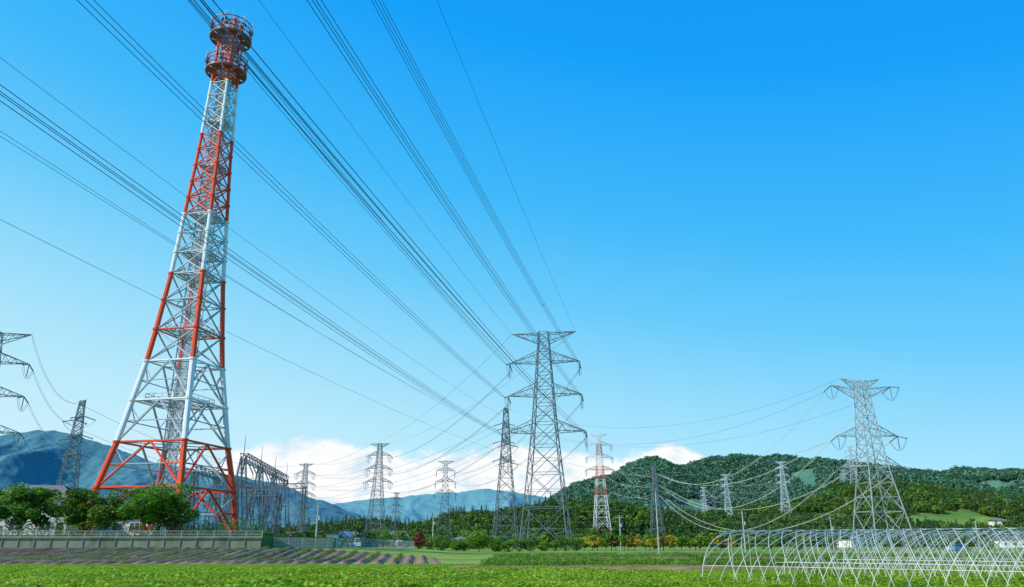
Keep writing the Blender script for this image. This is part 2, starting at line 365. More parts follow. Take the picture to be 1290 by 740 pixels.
# forests
def forest(name, R, x0, x1, y0, y1, n, smin, smax, mask=None, probs=(.3,.3,.2,.1,.1), c=None):
    X = rng.uniform(x0, x1, n); Y = rng.uniform(y0, y1, n)
    k = R.h(X, Y) > .3
    if mask is not None: k &= mask(X, Y)
    X = X[k]; Y = Y[k]
    scatter(name, np.stack([X, Y, R.h(X, Y)-.3], 1), rng.uniform(smin, smax, len(X)), rng.choice(len(probs), len(X), p=probs), c or C_forest)
forest('forest', RA, -330, 400, 432, 640, 9000, .7, 1.2, None, (.35,.33,.17,.08,.07))
forest('forest', RB, 60, 900, 540, 915, 16000, .7, 1.3, lambda x, y: fbm(x/60, y/60, 3, 4) > .43, (.32,.3,.26,.06,.06))
forest('mountain_forest_hazed', RC, 60, 1750, 1350, 2230, 42000, 1.0, 2.0, lambda x, y: fbm(x/90, y/90, 3, 14) > .36, (.5, .5), C_mount)
# tree line along the far edge of the fields
n = 700; X = rng.uniform(-260, 330, n); Y = 372+rng.uniform(-16, 16, n)
scatter('tree_line', np.stack([X, Y, X*0-.3], 1), rng.uniform(.4, 1.1, n), rng.choice(5, n, p=(.3,.28,.36,.03,.03)), C_forest)
n = 70; X = rng.uniform(-60, -4, n); Y = 225+rng.uniform(-10, 10, n)
scatter('tree_line', np.stack([X, Y, X*0-.3], 1), rng.uniform(.3, .65, n), rng.choice(5, n, p=(.35,.25,.4,0,0)), C_forest)

# ------------------------------------------------------------ nearby trees
def tree(name, x, y, z, H, R, nl=12000, m=None, size=.3, trunk=.3, ncl=46, wide=1.0):
    g = G()
    g.beam((0, 0, -.3), (.1, 0, trunk*H), .03*H, 1, 8, r2=.022*H); g.beam((.1, 0, trunk*H), (0, .1, H*.8), .022*H, 1, 8, r2=.006*H)
    for i, cc in enumerate(crown(g, (0, 0, H*.55), R, H*.46, nl, size, 0, ncl, low=.7, rr0=.35, rr1=1.02, c0=.17, c1=.36)):
        if i % 2 == 0:
            st = np.array((.05, 0, H*random.uniform(trunk*.7, trunk*1.4))); md = (st+cc)/2+np.array([0, 0, .25])
            g.beam(st, md, .012*H, 1, 6, r2=.008*H); g.beam(md, cc, .008*H, 1, 6, r2=.003*H)
    o = g.obj(name, [m or M_leafA, M_bark], loc=(x, y, z)); o.scale = (wide, 1, 1); return o
tree('deciduous_tree', -63, 101, 2.5, 6.6, 3.9, 13000, wide=1.15, size=.32)
tree('deciduous_tree', -54.3, 101.5, 2.5, 5.7, 3.8, 12000, wide=1.3, size=.32)
tree('deciduous_tree', -45.3, 101, 2.5, 6.8, 4.5, 15000, wide=1.2, size=.32)
tree('deciduous_tree', -70.5, 103, 2.5, 6.4, 3.8)
tree('deciduous_tree', -58.5, 108, 2.5, 4.4, 2.8, 5000, M_leafB)
def shrub(name, x, y, z, H, R, m, nl=1500, size=.28):
    g = G(); g.beam((0, 0, -.2), (0, 0, H*.5), .08, 1, r2=.04)
    for cc in crown(g, (0, 0, H*.5), R, H*.5, nl, size, 0, 12, low=1, rr1=.95, c0=.2, c1=.45): g.beam((0, 0, .1), cc, .03, 1, r2=.012)
    p = rng.normal(size=(nl//3, 3)); p /= np.linalg.norm(p, axis=1, keepdims=True); p = p*[R*.8, R*.8, H*.4]+[0, 0, H*.42]
    g.leaves(p, size, 0, .4)
    return g.obj(name, [m, M_bark], loc=(x, y, z), rz=random.uniform(0, 6))
# hedge on the terrace
g = G()
for x in np.arange(-110, -31.5, .9):
    h = 1.0+1.1*random.random()**1.5; p = rng.normal(size=(170, 3)); p /= np.linalg.norm(p, axis=1, keepdims=True); p = p*[.8, .6, h*.55]+[x, 99.6, 2.6+h*.5]
    g.leaves(p, .22, 0 if random.random() > .15 else 1, .4)
g.obj('hedge', [M_leafA, M_leafR])
for (px, d, H, R, m) in [(335,112,2.6,1.4,M_leafA),(350,118,3.0,1.6,M_leafB),(366,120,3.4,1.8,M_leafY),(384,122,3.0,1.8,M_leafB),(402,135,2.6,1.6,M_leafB),(424,150,2.8,1.7,M_leafA),
        (448,162,3.0,1.8,M_leafB),(463,158,3.2,2.0,M_leafD),(480,160,4.0,2.5,M_leafB),(497,158,3.6,2.2,M_leafA),(513,160,3.6,2.0,M_leafA),(528,156,3.4,1.5,M_leafR),(543,162,3.1,2.0,M_leafB),(556,160,3.3,2.1,M_leafA),
        (585,172,2.6,1.8,M_leafB),(625,170,2.5,1.7,M_leafA),(640,165,2.6,1.9,M_leafB),(655,168,3.0,1.8,M_leafA),(575,170,2.6,1.8,M_leafA),(668,175,2.6,1.8,M_leafB),(685,178,2.4,1.7,M_leafB),(700,180,2.8,2.0,M_leafA),(712,182,3.2,1.9,M_leafB),(726,184,3.4,2.0,M_leafB),
        (940,210,3.0,2.0,M_leafB),(968,215,3.4,2.4,M_leafA),(1005,212,2.8,2.0,M_leafB),(1048,218,3.4,2.3,M_leafA),(1150,214,3.2,2.4,M_leafB),(1180,220,3.6,2.6,M_leafA),(1245,216,3.0,2.2,M_leafB)]:
    x = (px-645)/1001*d; shrub('shrub', x, d, float(gz(x, d)), H, R, m, 1400)
tree('deciduous_tree', -6.7, 160, 0, 4.2, 3.4, 6000, M_leafB, .34, .2)
for i in range(24):
    px = 738+i*8+random.uniform(-3, 3); d = 186+random.uniform(-4, 10); x = (px-645)/1001*d
    tree('orchard_tree', x, d, 0, random.uniform(2.9, 4.3), random.uniform(1.5, 2.2), 1300, M_leafY if random.random() < .7 else M_leafB, .4, .22, 12)

# ------------------------------------------------------------ lattice pylons
def lace(g, a0, a1, b0, b1, n, r, m=0):
    a0, a1, b0, b1 = map(np.array, (a0, a1, b0, b1))
    for i in range(n):
        t0, t1 = i/n, (i+1)/n
        A, B = a0+(a1-a0)*t0, b0+(b1-b0)*t1
        if i % 2: A, B = b0+(b1-b0)*t0, a0+(a1-a0)*t1
        g.beam(A, B, r, m)
def pylon(H, prof, arms, rl=.16, rb=.08, ins=True, band=None, loops=True):
    g = G(); zs, ws = zip(*prof)
    hw = lambda z: float(np.interp(z, zs, ws))/2
    lv = [0.]
    while lv[-1] < H-1: lv.append(min(H, lv[-1]+max(2.2, hw(lv[-1])*2*.85)))
    lv[-1] = H
    cs = [(-1,-1),(1,-1),(1,1),(-1,1)]
    bm = lambda z: 0 if band is None else band(z)
    for z0, z1 in zip(lv[:-1], lv[1:]):
        w0, w1 = hw(z0), hw(z1); m = bm((z0+z1)/2)
        for i in range(4):
            a, b = cs[i], cs[(i+1) % 4]
            A0 = np.array((a[0]*w0, a[1]*w0, z0)); A1 = np.array((a[0]*w1, a[1]*w1, z1)); B0 = np.array((b[0]*w0, b[1]*w0, z0)); B1 = np.array((b[0]*w1, b[1]*w1, z1))
            g.beam(A0, A1, rl*(1 if z0 < H*.6 else .75), m); g.beam(A0, B1, rb, m); g.beam(B0, A1, rb, m); g.beam(A1, B1, rb, m)
            if w0 > 2.2:
                c = (A0+B0+A1+B1)/4
                for q0, q1 in ((A0, A1), (B0, B1)):
                    g.beam(q0*.75+B1*.25 if q0 is A0 else q0*.75+A1*.25, q0*.5+q1*.5, rb*.7, m)
                    g.beam((q0+q1)/2, c, rb*.7, m)
    tips = []
    for (z, a, dh, tz) in arms:
        m = bm(z)
        for s_ in (-1, 1):
            tip = (s_*a, 0, z+tz); w = hw(z); w2 = hw(z+dh)
            lo = [(s_*w, q*w, z) for q in (-1, 1)]; hi = [(s_*w2, q*w2, z+dh) for q in (-1, 1)]
            for q in lo+hi: g.beam(q, tip, rb*1.3, m)
            nn = 6; lace(g, lo[0], tip, lo[1], tip, nn, rb*.7, m); lace(g, lo[0], tip, hi[0], tip, nn, rb*.7, m); lace(g, lo[1], tip, hi[1], tip, nn, rb*.7, m)
            if dh > 0 and ins:
                e = []
                for d in (-1, 1):
                    q = (s_*a, d*4.0, z+tz-1.1); e.append(q); g.beam((s_*a, d*.3, z+tz-.1), q, .17, 2, 6)
                if loops:
                    k = [(s_*a, -4+8*t, z+tz-1.1-4*3.0*t*(1-t)) for t in np.linspace(0, 1, 9)]
                    for o in (-.2, .2): g.poly([(p[0]+o, p[1], p[2]) for p in k], .04, 3)
                    g.beam((s_*a, 0, z+tz), (s_*a, 0, z+tz-3.6), .13, 2, 6)
                tips.append((s_, (z, tz), e))
            else: tips.append((s_, (z, tz), [tip, tip]))
    return g, tips
pyl_mats = [M_steel, M_steelD, M_insul, M_wire]
profM = [(0,12.4),(30,6.4),(58,2.6)]
armsM = [(57.6,9,-2.6,.3),(49.4,9.8,3,0),(40.2,10.2,3,0),(30.2,11,3,0)]
gM, tM = pylon(58, profM, armsM, .18, .095); meM = gM.mesh('transmission_pylon', pyl_mats)
armsR = [(47.2,6,-2,1.0),(42.5,9.3,2.6,3.6),(31.5,9.2,2.8,0),(22.8,9.0,2.8,0)]
gR, tR = pylon(47.5, [(0,12.2),(22,6),(47.5,2.4)], armsR, .17, .085); meR = gR.mesh('transmission_pylon', [M_steelL, M_steelL, M_insul, M_wire])
armsS = [(49.6,5,-1.6,.2),(44,5.6,2,0),(37.5,6,2,0),(31,6.4,2,0)]
gS, tS = pylon(50, [(0,9),(28,4.2),(50,1.6)], armsS, .16, .09); meS = gS.mesh('transmission_pylon', pyl_mats)
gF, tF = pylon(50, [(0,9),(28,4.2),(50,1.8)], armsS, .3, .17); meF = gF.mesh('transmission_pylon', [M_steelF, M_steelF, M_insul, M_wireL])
gQ, tQ = pylon(70, [(0,11),(40,5),(70,2)], [(69.6,6,-1.6,.2),(63,8,2.5,0),(55,8.5,2.5,0),(47,9,2.5,0)], .2, .11, band=lambda z: 0 if int(z/7) % 2 == 0 else 1)
M_redP = mat('pale_red_paint', [(.5,.16,.14),(.55,.2,.17)], 1, .6)
meQ = gQ.mesh('red_white_pylon', [M_redP, M_white, M_insul, M_wire])
PYL = {}
def put(key, me, tips, x, y, rz=0, s=1.0, z=0, name='transmission_pylon'):
    o = place(name, me, (x, y, z), rz, s); PYL[key] = (Matrix.Translation((x, y, z)) @ Matrix.Rotation(rz, 4, 'Z') @ Matrix.Scale(s, 4), tips); return o
PHI = math.atan(.183)
put('main', meM, tM, 8.9, 205, -PHI)
put('behind', meM, tM, 8.9-75.6, 205-413, -PHI, z=9)
put('right', meR, tR, 103, 220, .12, z=-.3)
put('p637', meS, tS, -2.4, 300, 1.45, 1.05)
put('p480', meS, tS, -72.6, 420, -.15, 1.08)
put('p387', meS, tS, -128.5, 480, -.1, .98)
put('p500', meS, tS, -77, 520, .9, .68)
put('p561', meS, tS, -34.4, 400, .1, .85)
put('p95', meS, tS, -149, 260, 2.3, .97, 0)
put('pleft', meM, tM, -163, 230, .25, 1.12)
put('pred', meQ, tQ, 57, 500, .1, 1.0, 0, 'red_white_pylon')
put('p823', meS, tS, 70, 380, 1.2, .78)
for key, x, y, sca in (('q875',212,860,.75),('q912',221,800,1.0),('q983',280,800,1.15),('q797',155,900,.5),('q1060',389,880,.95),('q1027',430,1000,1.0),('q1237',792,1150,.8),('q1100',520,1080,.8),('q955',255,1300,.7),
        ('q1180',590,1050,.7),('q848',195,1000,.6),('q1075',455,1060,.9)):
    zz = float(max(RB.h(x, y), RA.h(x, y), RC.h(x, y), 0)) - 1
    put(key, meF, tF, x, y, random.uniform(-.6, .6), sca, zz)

# ------------------------------------------------------------------- wires
def att(key, i, end):   # i index of tip, end 0 near(-y) /1 far
    Mx, T = PYL[key]; return np.array(Mx @ Vector(T[i][2][end]))
def span(g, A, B, sag, r=.035, offs=((0, 0),), n=44, m=0, sp=False):
    A = np.array(A); B = np.array(B); d = B-A; lat = np.array([d[1], -d[0], 0]); lat /= np.linalg.norm(lat)
    t = np.linspace(0, 1, n+1)[:, None]; P = A+d*t; P[:, 2] -= (4*sag*t*(1-t))[:, 0]
    for (a, b) in offs:
        fade = np.minimum(1, np.minimum(t, 1-t)*60)
        Q = P+(lat*a+np.array([0, 0, b]))*fade; g.poly(Q, r, m, 4)
    if sp:
        for k in range(9, n, 17):
            q = P[k]; cs = [q+lat*a+np.array([0, 0, b]) for a, b in ((-.28,-.28),(.28,-.28),(.28,.28),(-.28,.28))]
            g.beam(cs[0], cs[2], .022, m); g.beam(cs[1], cs[3], .022, m)
B4 = ((-.28,-.28),(.28,-.28),(.28,.28),(-.28,.28)); B2 = ((-.25, 0), (.25, 0))
# main line running overhead past the viewer
sags = [7, 7, 6.4, 8.6, 5.8, 8.3, 5.6, 8.0]
for i in range(8):
    g = G(); gw = i < 2
    Bq = att('behind', i, 1)+np.array([(4.5 if i % 2 == 0 else -4.5), 0, 0])*(0 if gw else 1)
    span(g, att('main', i, 0), Bq, sags[i], .024 if gw else .027, ((0, 0),) if gw else B4, 60, 0, not gw)
    g.obj('power_line', [M_wire])
# second line coming from p637 leftwards overhead
g = G()
dv = np.array([-.207, -1, 0])*520
for z, off, zz in ((50,-2,68),(44,-3,59),(36,-3,50),(44,-5,63)):
    A = np.array([-2.4+off, 300, z]); span(g, A, A+dv+np.array([0, 0, zz-z]), 9, .026, ((0, 0),), 60)
g.obj('power_line', [M_wire])
g = G()
for i in range(2, 8):
    j = i
    span(g, att('main', i, 1), att('p480' if i % 2 == 0 else 'p561', j, 0), 9, .04, B2, 30)
for i in range(2): span(g, att('main', i, 1), att('p480', i, 0), 5, .04, ((0, 0),), 30)
g.obj('power_line', [M_wire])
g = G()
for i in range(2, 8): span(g, att('p637', i, 1), att('p387', i, 0), 9, .05, ((0, 0),), 30)
for i in range(0, 8): span(g, att('p480', i, 1), att('p387', i, 0), 4, .05, ((0, 0),), 20)
g.obj('power_line', [M_wire])
g = G()
for i in (0, 2, 3, 4, 6): span(g, att('right', i, 1), att('p637', i, 0), 11, .04, ((0, 0),), 40)
g.obj('power_line', [M_wire])
g = G()
for i in range(2, 8): span(g, att('right', i, 1), att('p823', i, 0), 12+1.5*(i//2), .042, B2, 40, 0)
for i in range(2, 8): span(g, att('p823', i, 1), att('pred', i, 0), 6, .05, ((0, 0),), 20, 0)
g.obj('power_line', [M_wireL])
g = G()
for a, b in (('p823','q912'),('q912','q983'),('q983','q1060'),('q1060','q1027'),('q875','q912'),('q1075','q1100'),('q1100','q1180'),('q1180','q1237')):
    for i in range(2, 8): span(g, att(a, i, 1), att(b, i, 0), 10, .08, ((0, 0),), 16)
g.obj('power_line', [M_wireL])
g = G()
for i in (1, 3, 5, 7):
    span(g, att('pleft', i, 1), att('p95', i, 0), 6, .035, B2, 24); span(g, att('p95', i, 1), att('p387', i, 0), 9, .05, ((0, 0),), 30)
g.obj('power_line', [M_wire])

# ------------------------------------------------------- red / white mast
def Rz(z): return float(np.interp(z, [0,2.6,9.85,15.6,28.8,41.7,63,78,84.5,91], [10.9,10.4,9.1,7.6,5.2,3.9,2.6,2.1,1.9,1.7]))
def bandm(z):
    if z > 77: return 0
    if z > 66.8: return 1
    if z > 52: return 0
    if z > 41.7: return 1
    if z > 27.5: return 0
    if z > 15.4: return 1
    return 0
TH = [math.radians(33+90*k) for k in range(4)]
g = G()
def cp(k, z, f=1): r = Rz(z)*f; a = TH[k % 4]; return np.array((r*math.cos(a), r*math.sin(a), z))
lv = [2.6,9.0,15.4,21.5,27.5,32.5,37.3,41.7,45.3,48.7,52,55,58,61,64,66.8,69.4,72,74.5,77,79.5,82,84.5,87,90]
for z0, z1 in zip(lv[:-1], lv[1:]):
    m = bandm((z0+z1)/2); rl = float(np.interp(z0, [0, 30, 60, 90], [.44, .38, .26, .17])); rb = rl*.34
    mb = m
    mg = 3 if (m == 1 or 27 < z0 < 41) else m
    for k in range(4):
        A0, A1, B0, B1 = cp(k, z0), cp(k, z1), cp(k+1, z0), cp(k+1, z1)
        g.beam(A0, A1, rl, m, 8); g.beam(A1, B1, rb*1.1, mb if z0 < 28 else mg, 6)
        for q in (A0, A1): g.beam(q-np.array([0, 0, .15]), q+np.array([0, 0, .15]), rl*1.35, m, 8)
        mid = (A1+B1)/2
        if z0 < 27:
            mm = 3 if z0 > 15 else (mb if (A0+B0)[1] < 0 or z0 < 8 else 3)
            g.beam(A0, mid, rb*1.2, mm, 6); g.beam(B0, mid, rb*1.2, mm, 6)
            for a, b in ((A0, A1), (B0, B1)):
                h = (a+mid)/2; g.beam(h, (a+b)/2, rb*.7, mm, 6); g.beam(h, a*.1+b*.9, rb*.6, 3, 6)
            g.beam((A0+mid)/2, (B0+mid)/2, rb*.6, 3, 6)
        else:
            rq = rb*(1.35 if mg == 0 else 1)
            g.beam(A0, B1, rq, mg, 6); g.beam(B0, A1, rq, mg, 6)
        g.beam(mid, (cp(k+1, z1)+cp(k+2, z1))/2, rb*.7, 3, 6)
    # inner shaft
    w = 1.1 if z0 < 60 else .75
    for sx, sy in ((-1,-1),(1,-1),(1,1),(-1,1)):
        g.beam((sx*w, sy*w, z0), (sx*w, sy*w, z1), .09, 3)
    h = (z1-z0)/2
    for q in range(2):
        za, zb = z0+q*h, z0+(q+1)*h
        for (a, b) in (((-w,-w),(w,-w)),((w,-w),(w,w)),((w,w),(-w,w)),((-w,w),(-w,-w))):
            g.beam((*a, za), (*b, zb), .05, 3); g.beam((*b, za), (*a, zb), .05, 3); g.beam((*a, zb), (*b, zb), .05, 3)
    for k in range(6): g.beam((-.5+.2*k, 0, z0), (-.5+.2*k, 0, z1), .05, 3)
    for k in range(4): g.beam((np.sign(math.cos(TH[k]))*w, np.sign(math.sin(TH[k]))*w, z1), cp(k, z1), rb*.6, 3)
# walkway platforms inside the mast
for z in (21.5, 32.5, 41.7, 45.3, 52, 61, 69.4):
    r = Rz(z)*.75; a = [np.array((r*math.cos(t), r*math.sin(t), z)) for t in TH]
    for k in range(4):
        for dz in (0, .6, 1.1): g.beam(a[k]+[0, 0, dz], a[(k+1) % 4]+[0, 0, dz], .05 if dz else .12, 3)
        for t in np.linspace(0, 1, 6): p = a[k]*(1-t)+a[(k+1) % 4]*t; g.beam(p, p+[0, 0, 1.1], .035, 3)
    for t in np.linspace(0.05, .95, 9): g.beam(a[0]*(1-t)+a[1]*t, a[3]*(1-t)+a[2]*t, .06, 3)
def ring(z, r, th, m, n=28):
    P = [(r*math.cos(2*math.pi*i/n), r*math.sin(2*math.pi*i/n), z) for i in range(n+1)]; g.poly(P, th, m)
def platform(z, r, hgt, m=2):
    for q in (0, hgt*.33, hgt*.66, hgt): ring(z+q, r, .09 if q else .2, m)
    ring(z, r*.72, .1, m)
    for i in range(20):
        a = 2*math.pi*i/20; c, s_ = math.cos(a), math.sin(a)
        g.beam((c*r, s_*r, z), (c*r, s_*r, z+hgt), .06, m); g.beam((c*1.2, s_*1.2, z), (c*r, s_*r, z), .08, m)
        if i % 3 == 0:
            g.beam((c*r*1.06, s_*r*1.06, z+.5), (c*r*1.06, s_*r*1.06, z+hgt*1.2), .1, 3, 6)
            g.beam((c*(r-.2), s_*(r-.2), z+hgt*.5), (c*(r+.3), s_*(r+.3), z+hgt*.5), .5, 5, 12)
        g.beam((c*1.4, s_*1.4, z-1.8), (c*r*.8, s_*r*.8, z), .06, m)
    # grating floor
    V = []
    for i in range(40):
        if i % 5 == 0: continue
        a0, a1 = 2*math.pi*i/40, 2*math.pi*(i+1)/40
        V += [(1.6*math.cos(a0), 1.6*math.sin(a0), z+.02), (r*math.cos(a0), r*math.sin(a0), z+.02), (r*math.cos(a1), r*math.sin(a1), z+.02), (1.6*math.cos(a1), 1.6*math.sin(a1), z+.02)]
    g.add(V, np.arange(len(V)).reshape(-1, 4), m)
platform(79.6, 3.3, 2.6); platform(86.6, 3.4, 2.8)
for a in range(6): g.beam((1.5*math.cos(a), 1.5*math.sin(a), 90), (1.5*math.cos(a), 1.5*math.sin(a), 92.3), .05, 3)
for k in range(4):
    p = cp(k, 2.6); g.box((p[0], p[1], 2.9), (2, 2, .8), 4)
g.obj('communication_tower', [M_red, M_white, M_redD, M_steelT, M_conc, M_steelD], loc=(-50.0, 113, 0), smooth=False)

# ------------------------------------------------------ substation gantries
def gantry(x0, y0, x1, y1, H, nc, spike=5):
    g = G(); w = .8
    def lat(A, B, w, up, r=.08):
        A = np.array(A, float); B = np.array(B, float); d = B-A; L_ = np.linalg.norm(d); d /= L_
        u = np.cross(d, up); u /= np.linalg.norm(u); v = np.cross(d, u)
        c = [u*w+v*w, u*w-v*w, -u*w-v*w, -u*w+v*w]
        n = max(2, int(L_/(w*2.2)))
        for k in range(4):
            g.beam(A+c[k], B+c[k], r*1.3); lace(g, A+c[k], B+c[k], A+c[(k+1) % 4], B+c[(k+1) % 4], n, r*.8)
    P = [np.array((x0+(x1-x0)*t, y0+(y1-y0)*t, 0)) for t in np.linspace(0, 1, nc)]
    ax = (P[1]-P[0]); ax /= np.linalg.norm(ax); pr = np.array([ax[1], -ax[0], 0])
    for p in P:
        lat(p+pr*2.4, p+np.array([0, 0, H]), .5, ax); lat(p-pr*2.4, p+np.array([0, 0, H]), .5, ax)
        for z in (H*.35, H*.6): g.beam(p+pr*2.4*(1-z/H)+[0, 0, z], p-pr*2.4*(1-z/H)+[0, 0, z], .1)
        g.beam(p+[0, 0, H], p+[0, 0, H+spike], .12, r2=.04)
    lat(P[0]+[0, 0, H], P[-1]+[0, 0, H], w, np.array([0, 0, 1.]), .09)
    for a, b in zip(P[:-1], P[1:]):
        for t in (.25, .5, .75):
            q = a*(1-t)+b*t+[0, 0, H-w]; g.beam(q, q+pr*1.5-[0, 0, 2.8], .15, 1, 6); g.beam(q+pr*1.5-[0, 0, 2.8], q+pr*3-[0, 0, 12], .04, 1)
    return g.obj('substation_gantry', [M_steelD, M_insul])
gantry(-63, 180, -71.5, 245, 21, 4); gantry(-78, 190, -84, 250, 19, 4); gantry(-60, 200, -84, 205, 14, 3, 3); gantry(-70, 262, -96, 262, 20, 3, 6)
for x, y in ((-66, 196), (-72, 214), (-62, 226)):
    g = G(); g.box((0, 0, 2), (5, 3.2, 3.4), 0)
    for k in range(-4, 5): g.box((k*.5, 1.9, 2), (.12, .5, 2.8), 0)
    g.box((0, 0, .15), (6, 4, .3), 2)
    for k in (-1.5, 0, 1.5): g.beam((k, 0, 3.7), (k*1.3, -.3, 6), .22, 1, 8, r2=.1); 
    g.beam((-2, .6, 4.6), (2, .6, 4.6), .45, 0, 8)
    g.obj('transformer', [M_steel, M_insul, M_conc], loc=(x, y, 0))

# ------------------------------------------------------------------- house
def house(x, y, z, w, d, h, rz, roof=M_roof):
    e = bpy.data.objects.new('house', None); e.location = (x, y, z); e.rotation_euler[2] = rz; COL.objects.link(e)
    def part(g, nm, mats):
        o = g.obj(nm, mats); o.parent = e
    g = G(); g.box((0, 0, h/2), (w, d, h)); part(g, 'walls', [M_wall])
    g = G(); o = .7; rh = min(2.4, h*.38)
    V = [(-w/2-o,-d/2-o,h+.01),(w/2+o,-d/2-o,h+.01),(w/2+o,d/2+o,h+.01),(-w/2-o,d/2+o,h+.01),(-w/4,0,h+rh),(w/4,0,h+rh)]
    g.add(V, [[0,1,5,4],[2,3,4,5],[1,2,5,5],[3,0,4,4]]); g.box((0, 0, h-.1), (w+2*o, d+2*o, .18)); part(g, 'roof', [roof])
    g = G()
    for fl in range(max(1, int(h/2.8))):
        for k in (-.32, -.05, .27):
            c = (k*w, -d/2-.03, 1.5+fl*2.8); g.box(c, (1.6, .05, 1.2), 0)
            for dx in (-.84, 0, .84): g.box((c[0]+dx, c[1]-.03, c[2]), (.07, .06, 1.3), 1)
            for dz in (-.64, .64): g.box((c[0], c[1]-.035, c[2]+dz), (1.75, .08, .07), 1)
    part(g, 'windows', [M_glass, M_white])
    g = G(); g.box((w*.42, -d/2-.03, 1.0), (.9, .06, 2.0)); part(g, 'door', [M_bark])
house(-74, 122, 2.6, 13, 9, 5.6, .15); house(-61.5, 128, 2.6, 9, 7, 3.2, -.1)
for x, y, rf in ((250,560,M_roof),(310,600,M_roofB),(430,700,M_roof),(455,720,M_roof),(395,640,M_roof),(150,350,M_roof),(220,350,M_roofB),(238,346,M_roof),(-56,205,M_roof),(-44,212,M_roofB),(-30,210,M_roof),(-20,350,M_roof),(208,330,M_roof)):
    house(x, y, float(max(RB.h(x, y), 0)), 11 if y > 300 else 8, 8 if y > 300 else 6, 4.5 if y > 500 else 3.4, random.uniform(-.5, .5), rf)
g = G(); g.box((0, 0, 1.1), (4.0, 2.4, 2.2), 0); g.box((0, 0, 2.28), (4.4, 2.8, .14), 1); g.box((-.8, -1.22, .95), (.9, .05, 1.8), 1); g.box((.9, -1.22, 1.3), (1, .05, .7), 2)
g.obj('storage_shed', [M_wall, M_steel, M_glass], loc=(-33, 141, .85), rz=.1)
# low mesh fence between the wall and the shed
g = G()
for i in range(13):
    x = -30.6+i*1.0; y = 102+i*3.2; z = float(gz(x, y)); x2 = x+1.0; y2 = y+3.2; z2 = float(gz(x2, y2))
    g.beam((x, y, z-.1), (x, y, z+1.5), .05, 1)
    for h in (.15, .6, 1.05, 1.45): g.beam((x, y, z+h), (x2, y2, z2+h), .03, 0)
    for t in np.linspace(0, 1, 16)[:-1]:
        q = np.array((x, y, z))*(1-t)+np.array((x2, y2, z2))*t; g.beam(q+[0, 0, .1], q+[0, 0, 1.45], .02, 0)
g.obj('mesh_fence', [M_fence, M_steelL])

# ----------------------------------------------------------- utility poles
def upole(x, y, H, arms=1, m=M_steelL, r=.14):
    g = G(); g.beam((0, 0, -.3), (0, 0, H), r*1.2, 0, 8, r2=r*.8)
    for k in range(arms):
        z = H-.5-k*.9; g.beam((-.9, 0, z), (.9, 0, z), .05, 0)
        for a in (-.8, -.3, .3, .8): g.beam((a, 0, z), (a, 0, z+.3), .06, 1, 6)
    if arms: g.beam((.35, 0, H-2.6), (.35, 0, H-1.9), .22, 0, 8)
    g.obj('utility_pole', [m, M_insul], loc=(x, y, float(gz(x, y))), rz=random.uniform(-.4, .4))
upole(20.3, 110, 8.6, 0, M_steelL, .1); upole(-32.4, 131, 7.0); upole(60.7, 150, 6.5, 1, M_steelL, .11); upole(44, 150, 7.5); upole(100, 170, 6.2); upole(26, 190, 8); upole(-20, 200, 8)

# -------------------------------------------------------------- vehicles
def prism(g, prof, w, m, inset=0):
    n = len(prof)
    c = np.mean(prof, axis=0)
    for i in range(n):
        a, b = prof[i], prof[(i+1) % n]
        g.add([(a[0], -w/2, a[1]), (b[0], -w/2, b[1]), (b[0], w/2, b[1]), (a[0], w/2, a[1])], [[0, 1, 2, 3]], m)
    for s_ in (-1, 1):
        for i in range(n):
            a, b = prof[i], prof[(i+1) % n]
            g.add([(c[0], s_*w/2, c[1]), (a[0], s_*w/2, a[1]), (b[0], s_*w/2, b[1]), (b[0], s_*w/2, b[1])], [[0, 1, 2, 3]], m)
def wheels(g, xs_, w):
    for x in xs_:
        for s_ in (-1, 1): g.beam((x, s_*(w/2-.16), .3), (x, s_*(w/2+.01), .3), .3, 2, 16); g.beam((x, s_*(w/2-.1), .3), (x, s_*(w/2+.015), .3), .17, 3, 12, r2=.01)
def truck(x, y, z, rz):
    g = G(); w = 1.48
    prism(g, [(1.65,.35),(1.68,.95),(1.25,1.78),(.55,1.8),(.5,.35)], w, 0)
    prism(g, [(1.6,1.02),(1.28,1.66),(.68,1.68),(.66,1.02)], w+.02, 1)
    g.add([(1.66,-.66,1.03),(1.66,.66,1.03),(1.3,.62,1.68),(1.3,-.62,1.68)], [[0,1,2,3]], 1)
    g.box((-.55, 0, .62), (2.1, w, .1), 0)
    for s_ in (-1, 1): g.box((-.55, s_*(w/2-.03), .82), (2.1, .05, .32), 0)
    g.box((-1.58, 0, .82), (.05, w-.1, .32), 0); g.box((-.3, 0, .45), (2.6, .8, .18), 3); wheels(g, (1.05, -1.0), w)
    g.obj('pickup_truck', [M_carw, M_glass, M_tyre, M_steel], loc=(x, y, z), rz=rz)
def car(x, y, z, rz, m):
    g = G(); w = 1.6
    prism(g, [(1.9,.3),(1.92,.7),(1.75,.88),(.95,.98),(-1.85,1.0),(-1.95,.6),(-1.9,.3)], w, 0)
    prism(g, [(.98,.97),(.4,1.45),(-1.5,1.47),(-1.84,.98)], w-.16, 1)
    prism(g, [(.42,1.44),(.35,1.52),(-1.45,1.54),(-1.52,1.45)], w-.12, 0)
    for px in (-.55, -1.5): 
        for s_ in (-1, 1): g.box((px, s_*(w/2-.075), 1.2), (.08, .03, .5), 0)
    for s_ in (-1, 1): g.box((1.9, s_*.55, .68), (.06, .3, .14), 1); g.box((.75, s_*(w/2+.08), 1.02), (.12, .16, .1), 0)
    wheels(g, (1.2, -1.2), w); g.obj('parked_car', [m, M_glass, M_tyre, M_steel], loc=(x, y, z), rz=rz)
truck(-30.2, 150, .8, .1); car(96, 171, 0, .3, M_carb); car(98.5, 176, 0, 1.8, M_carw); car(-33.5, 160, .85, 1.3, M_carw)

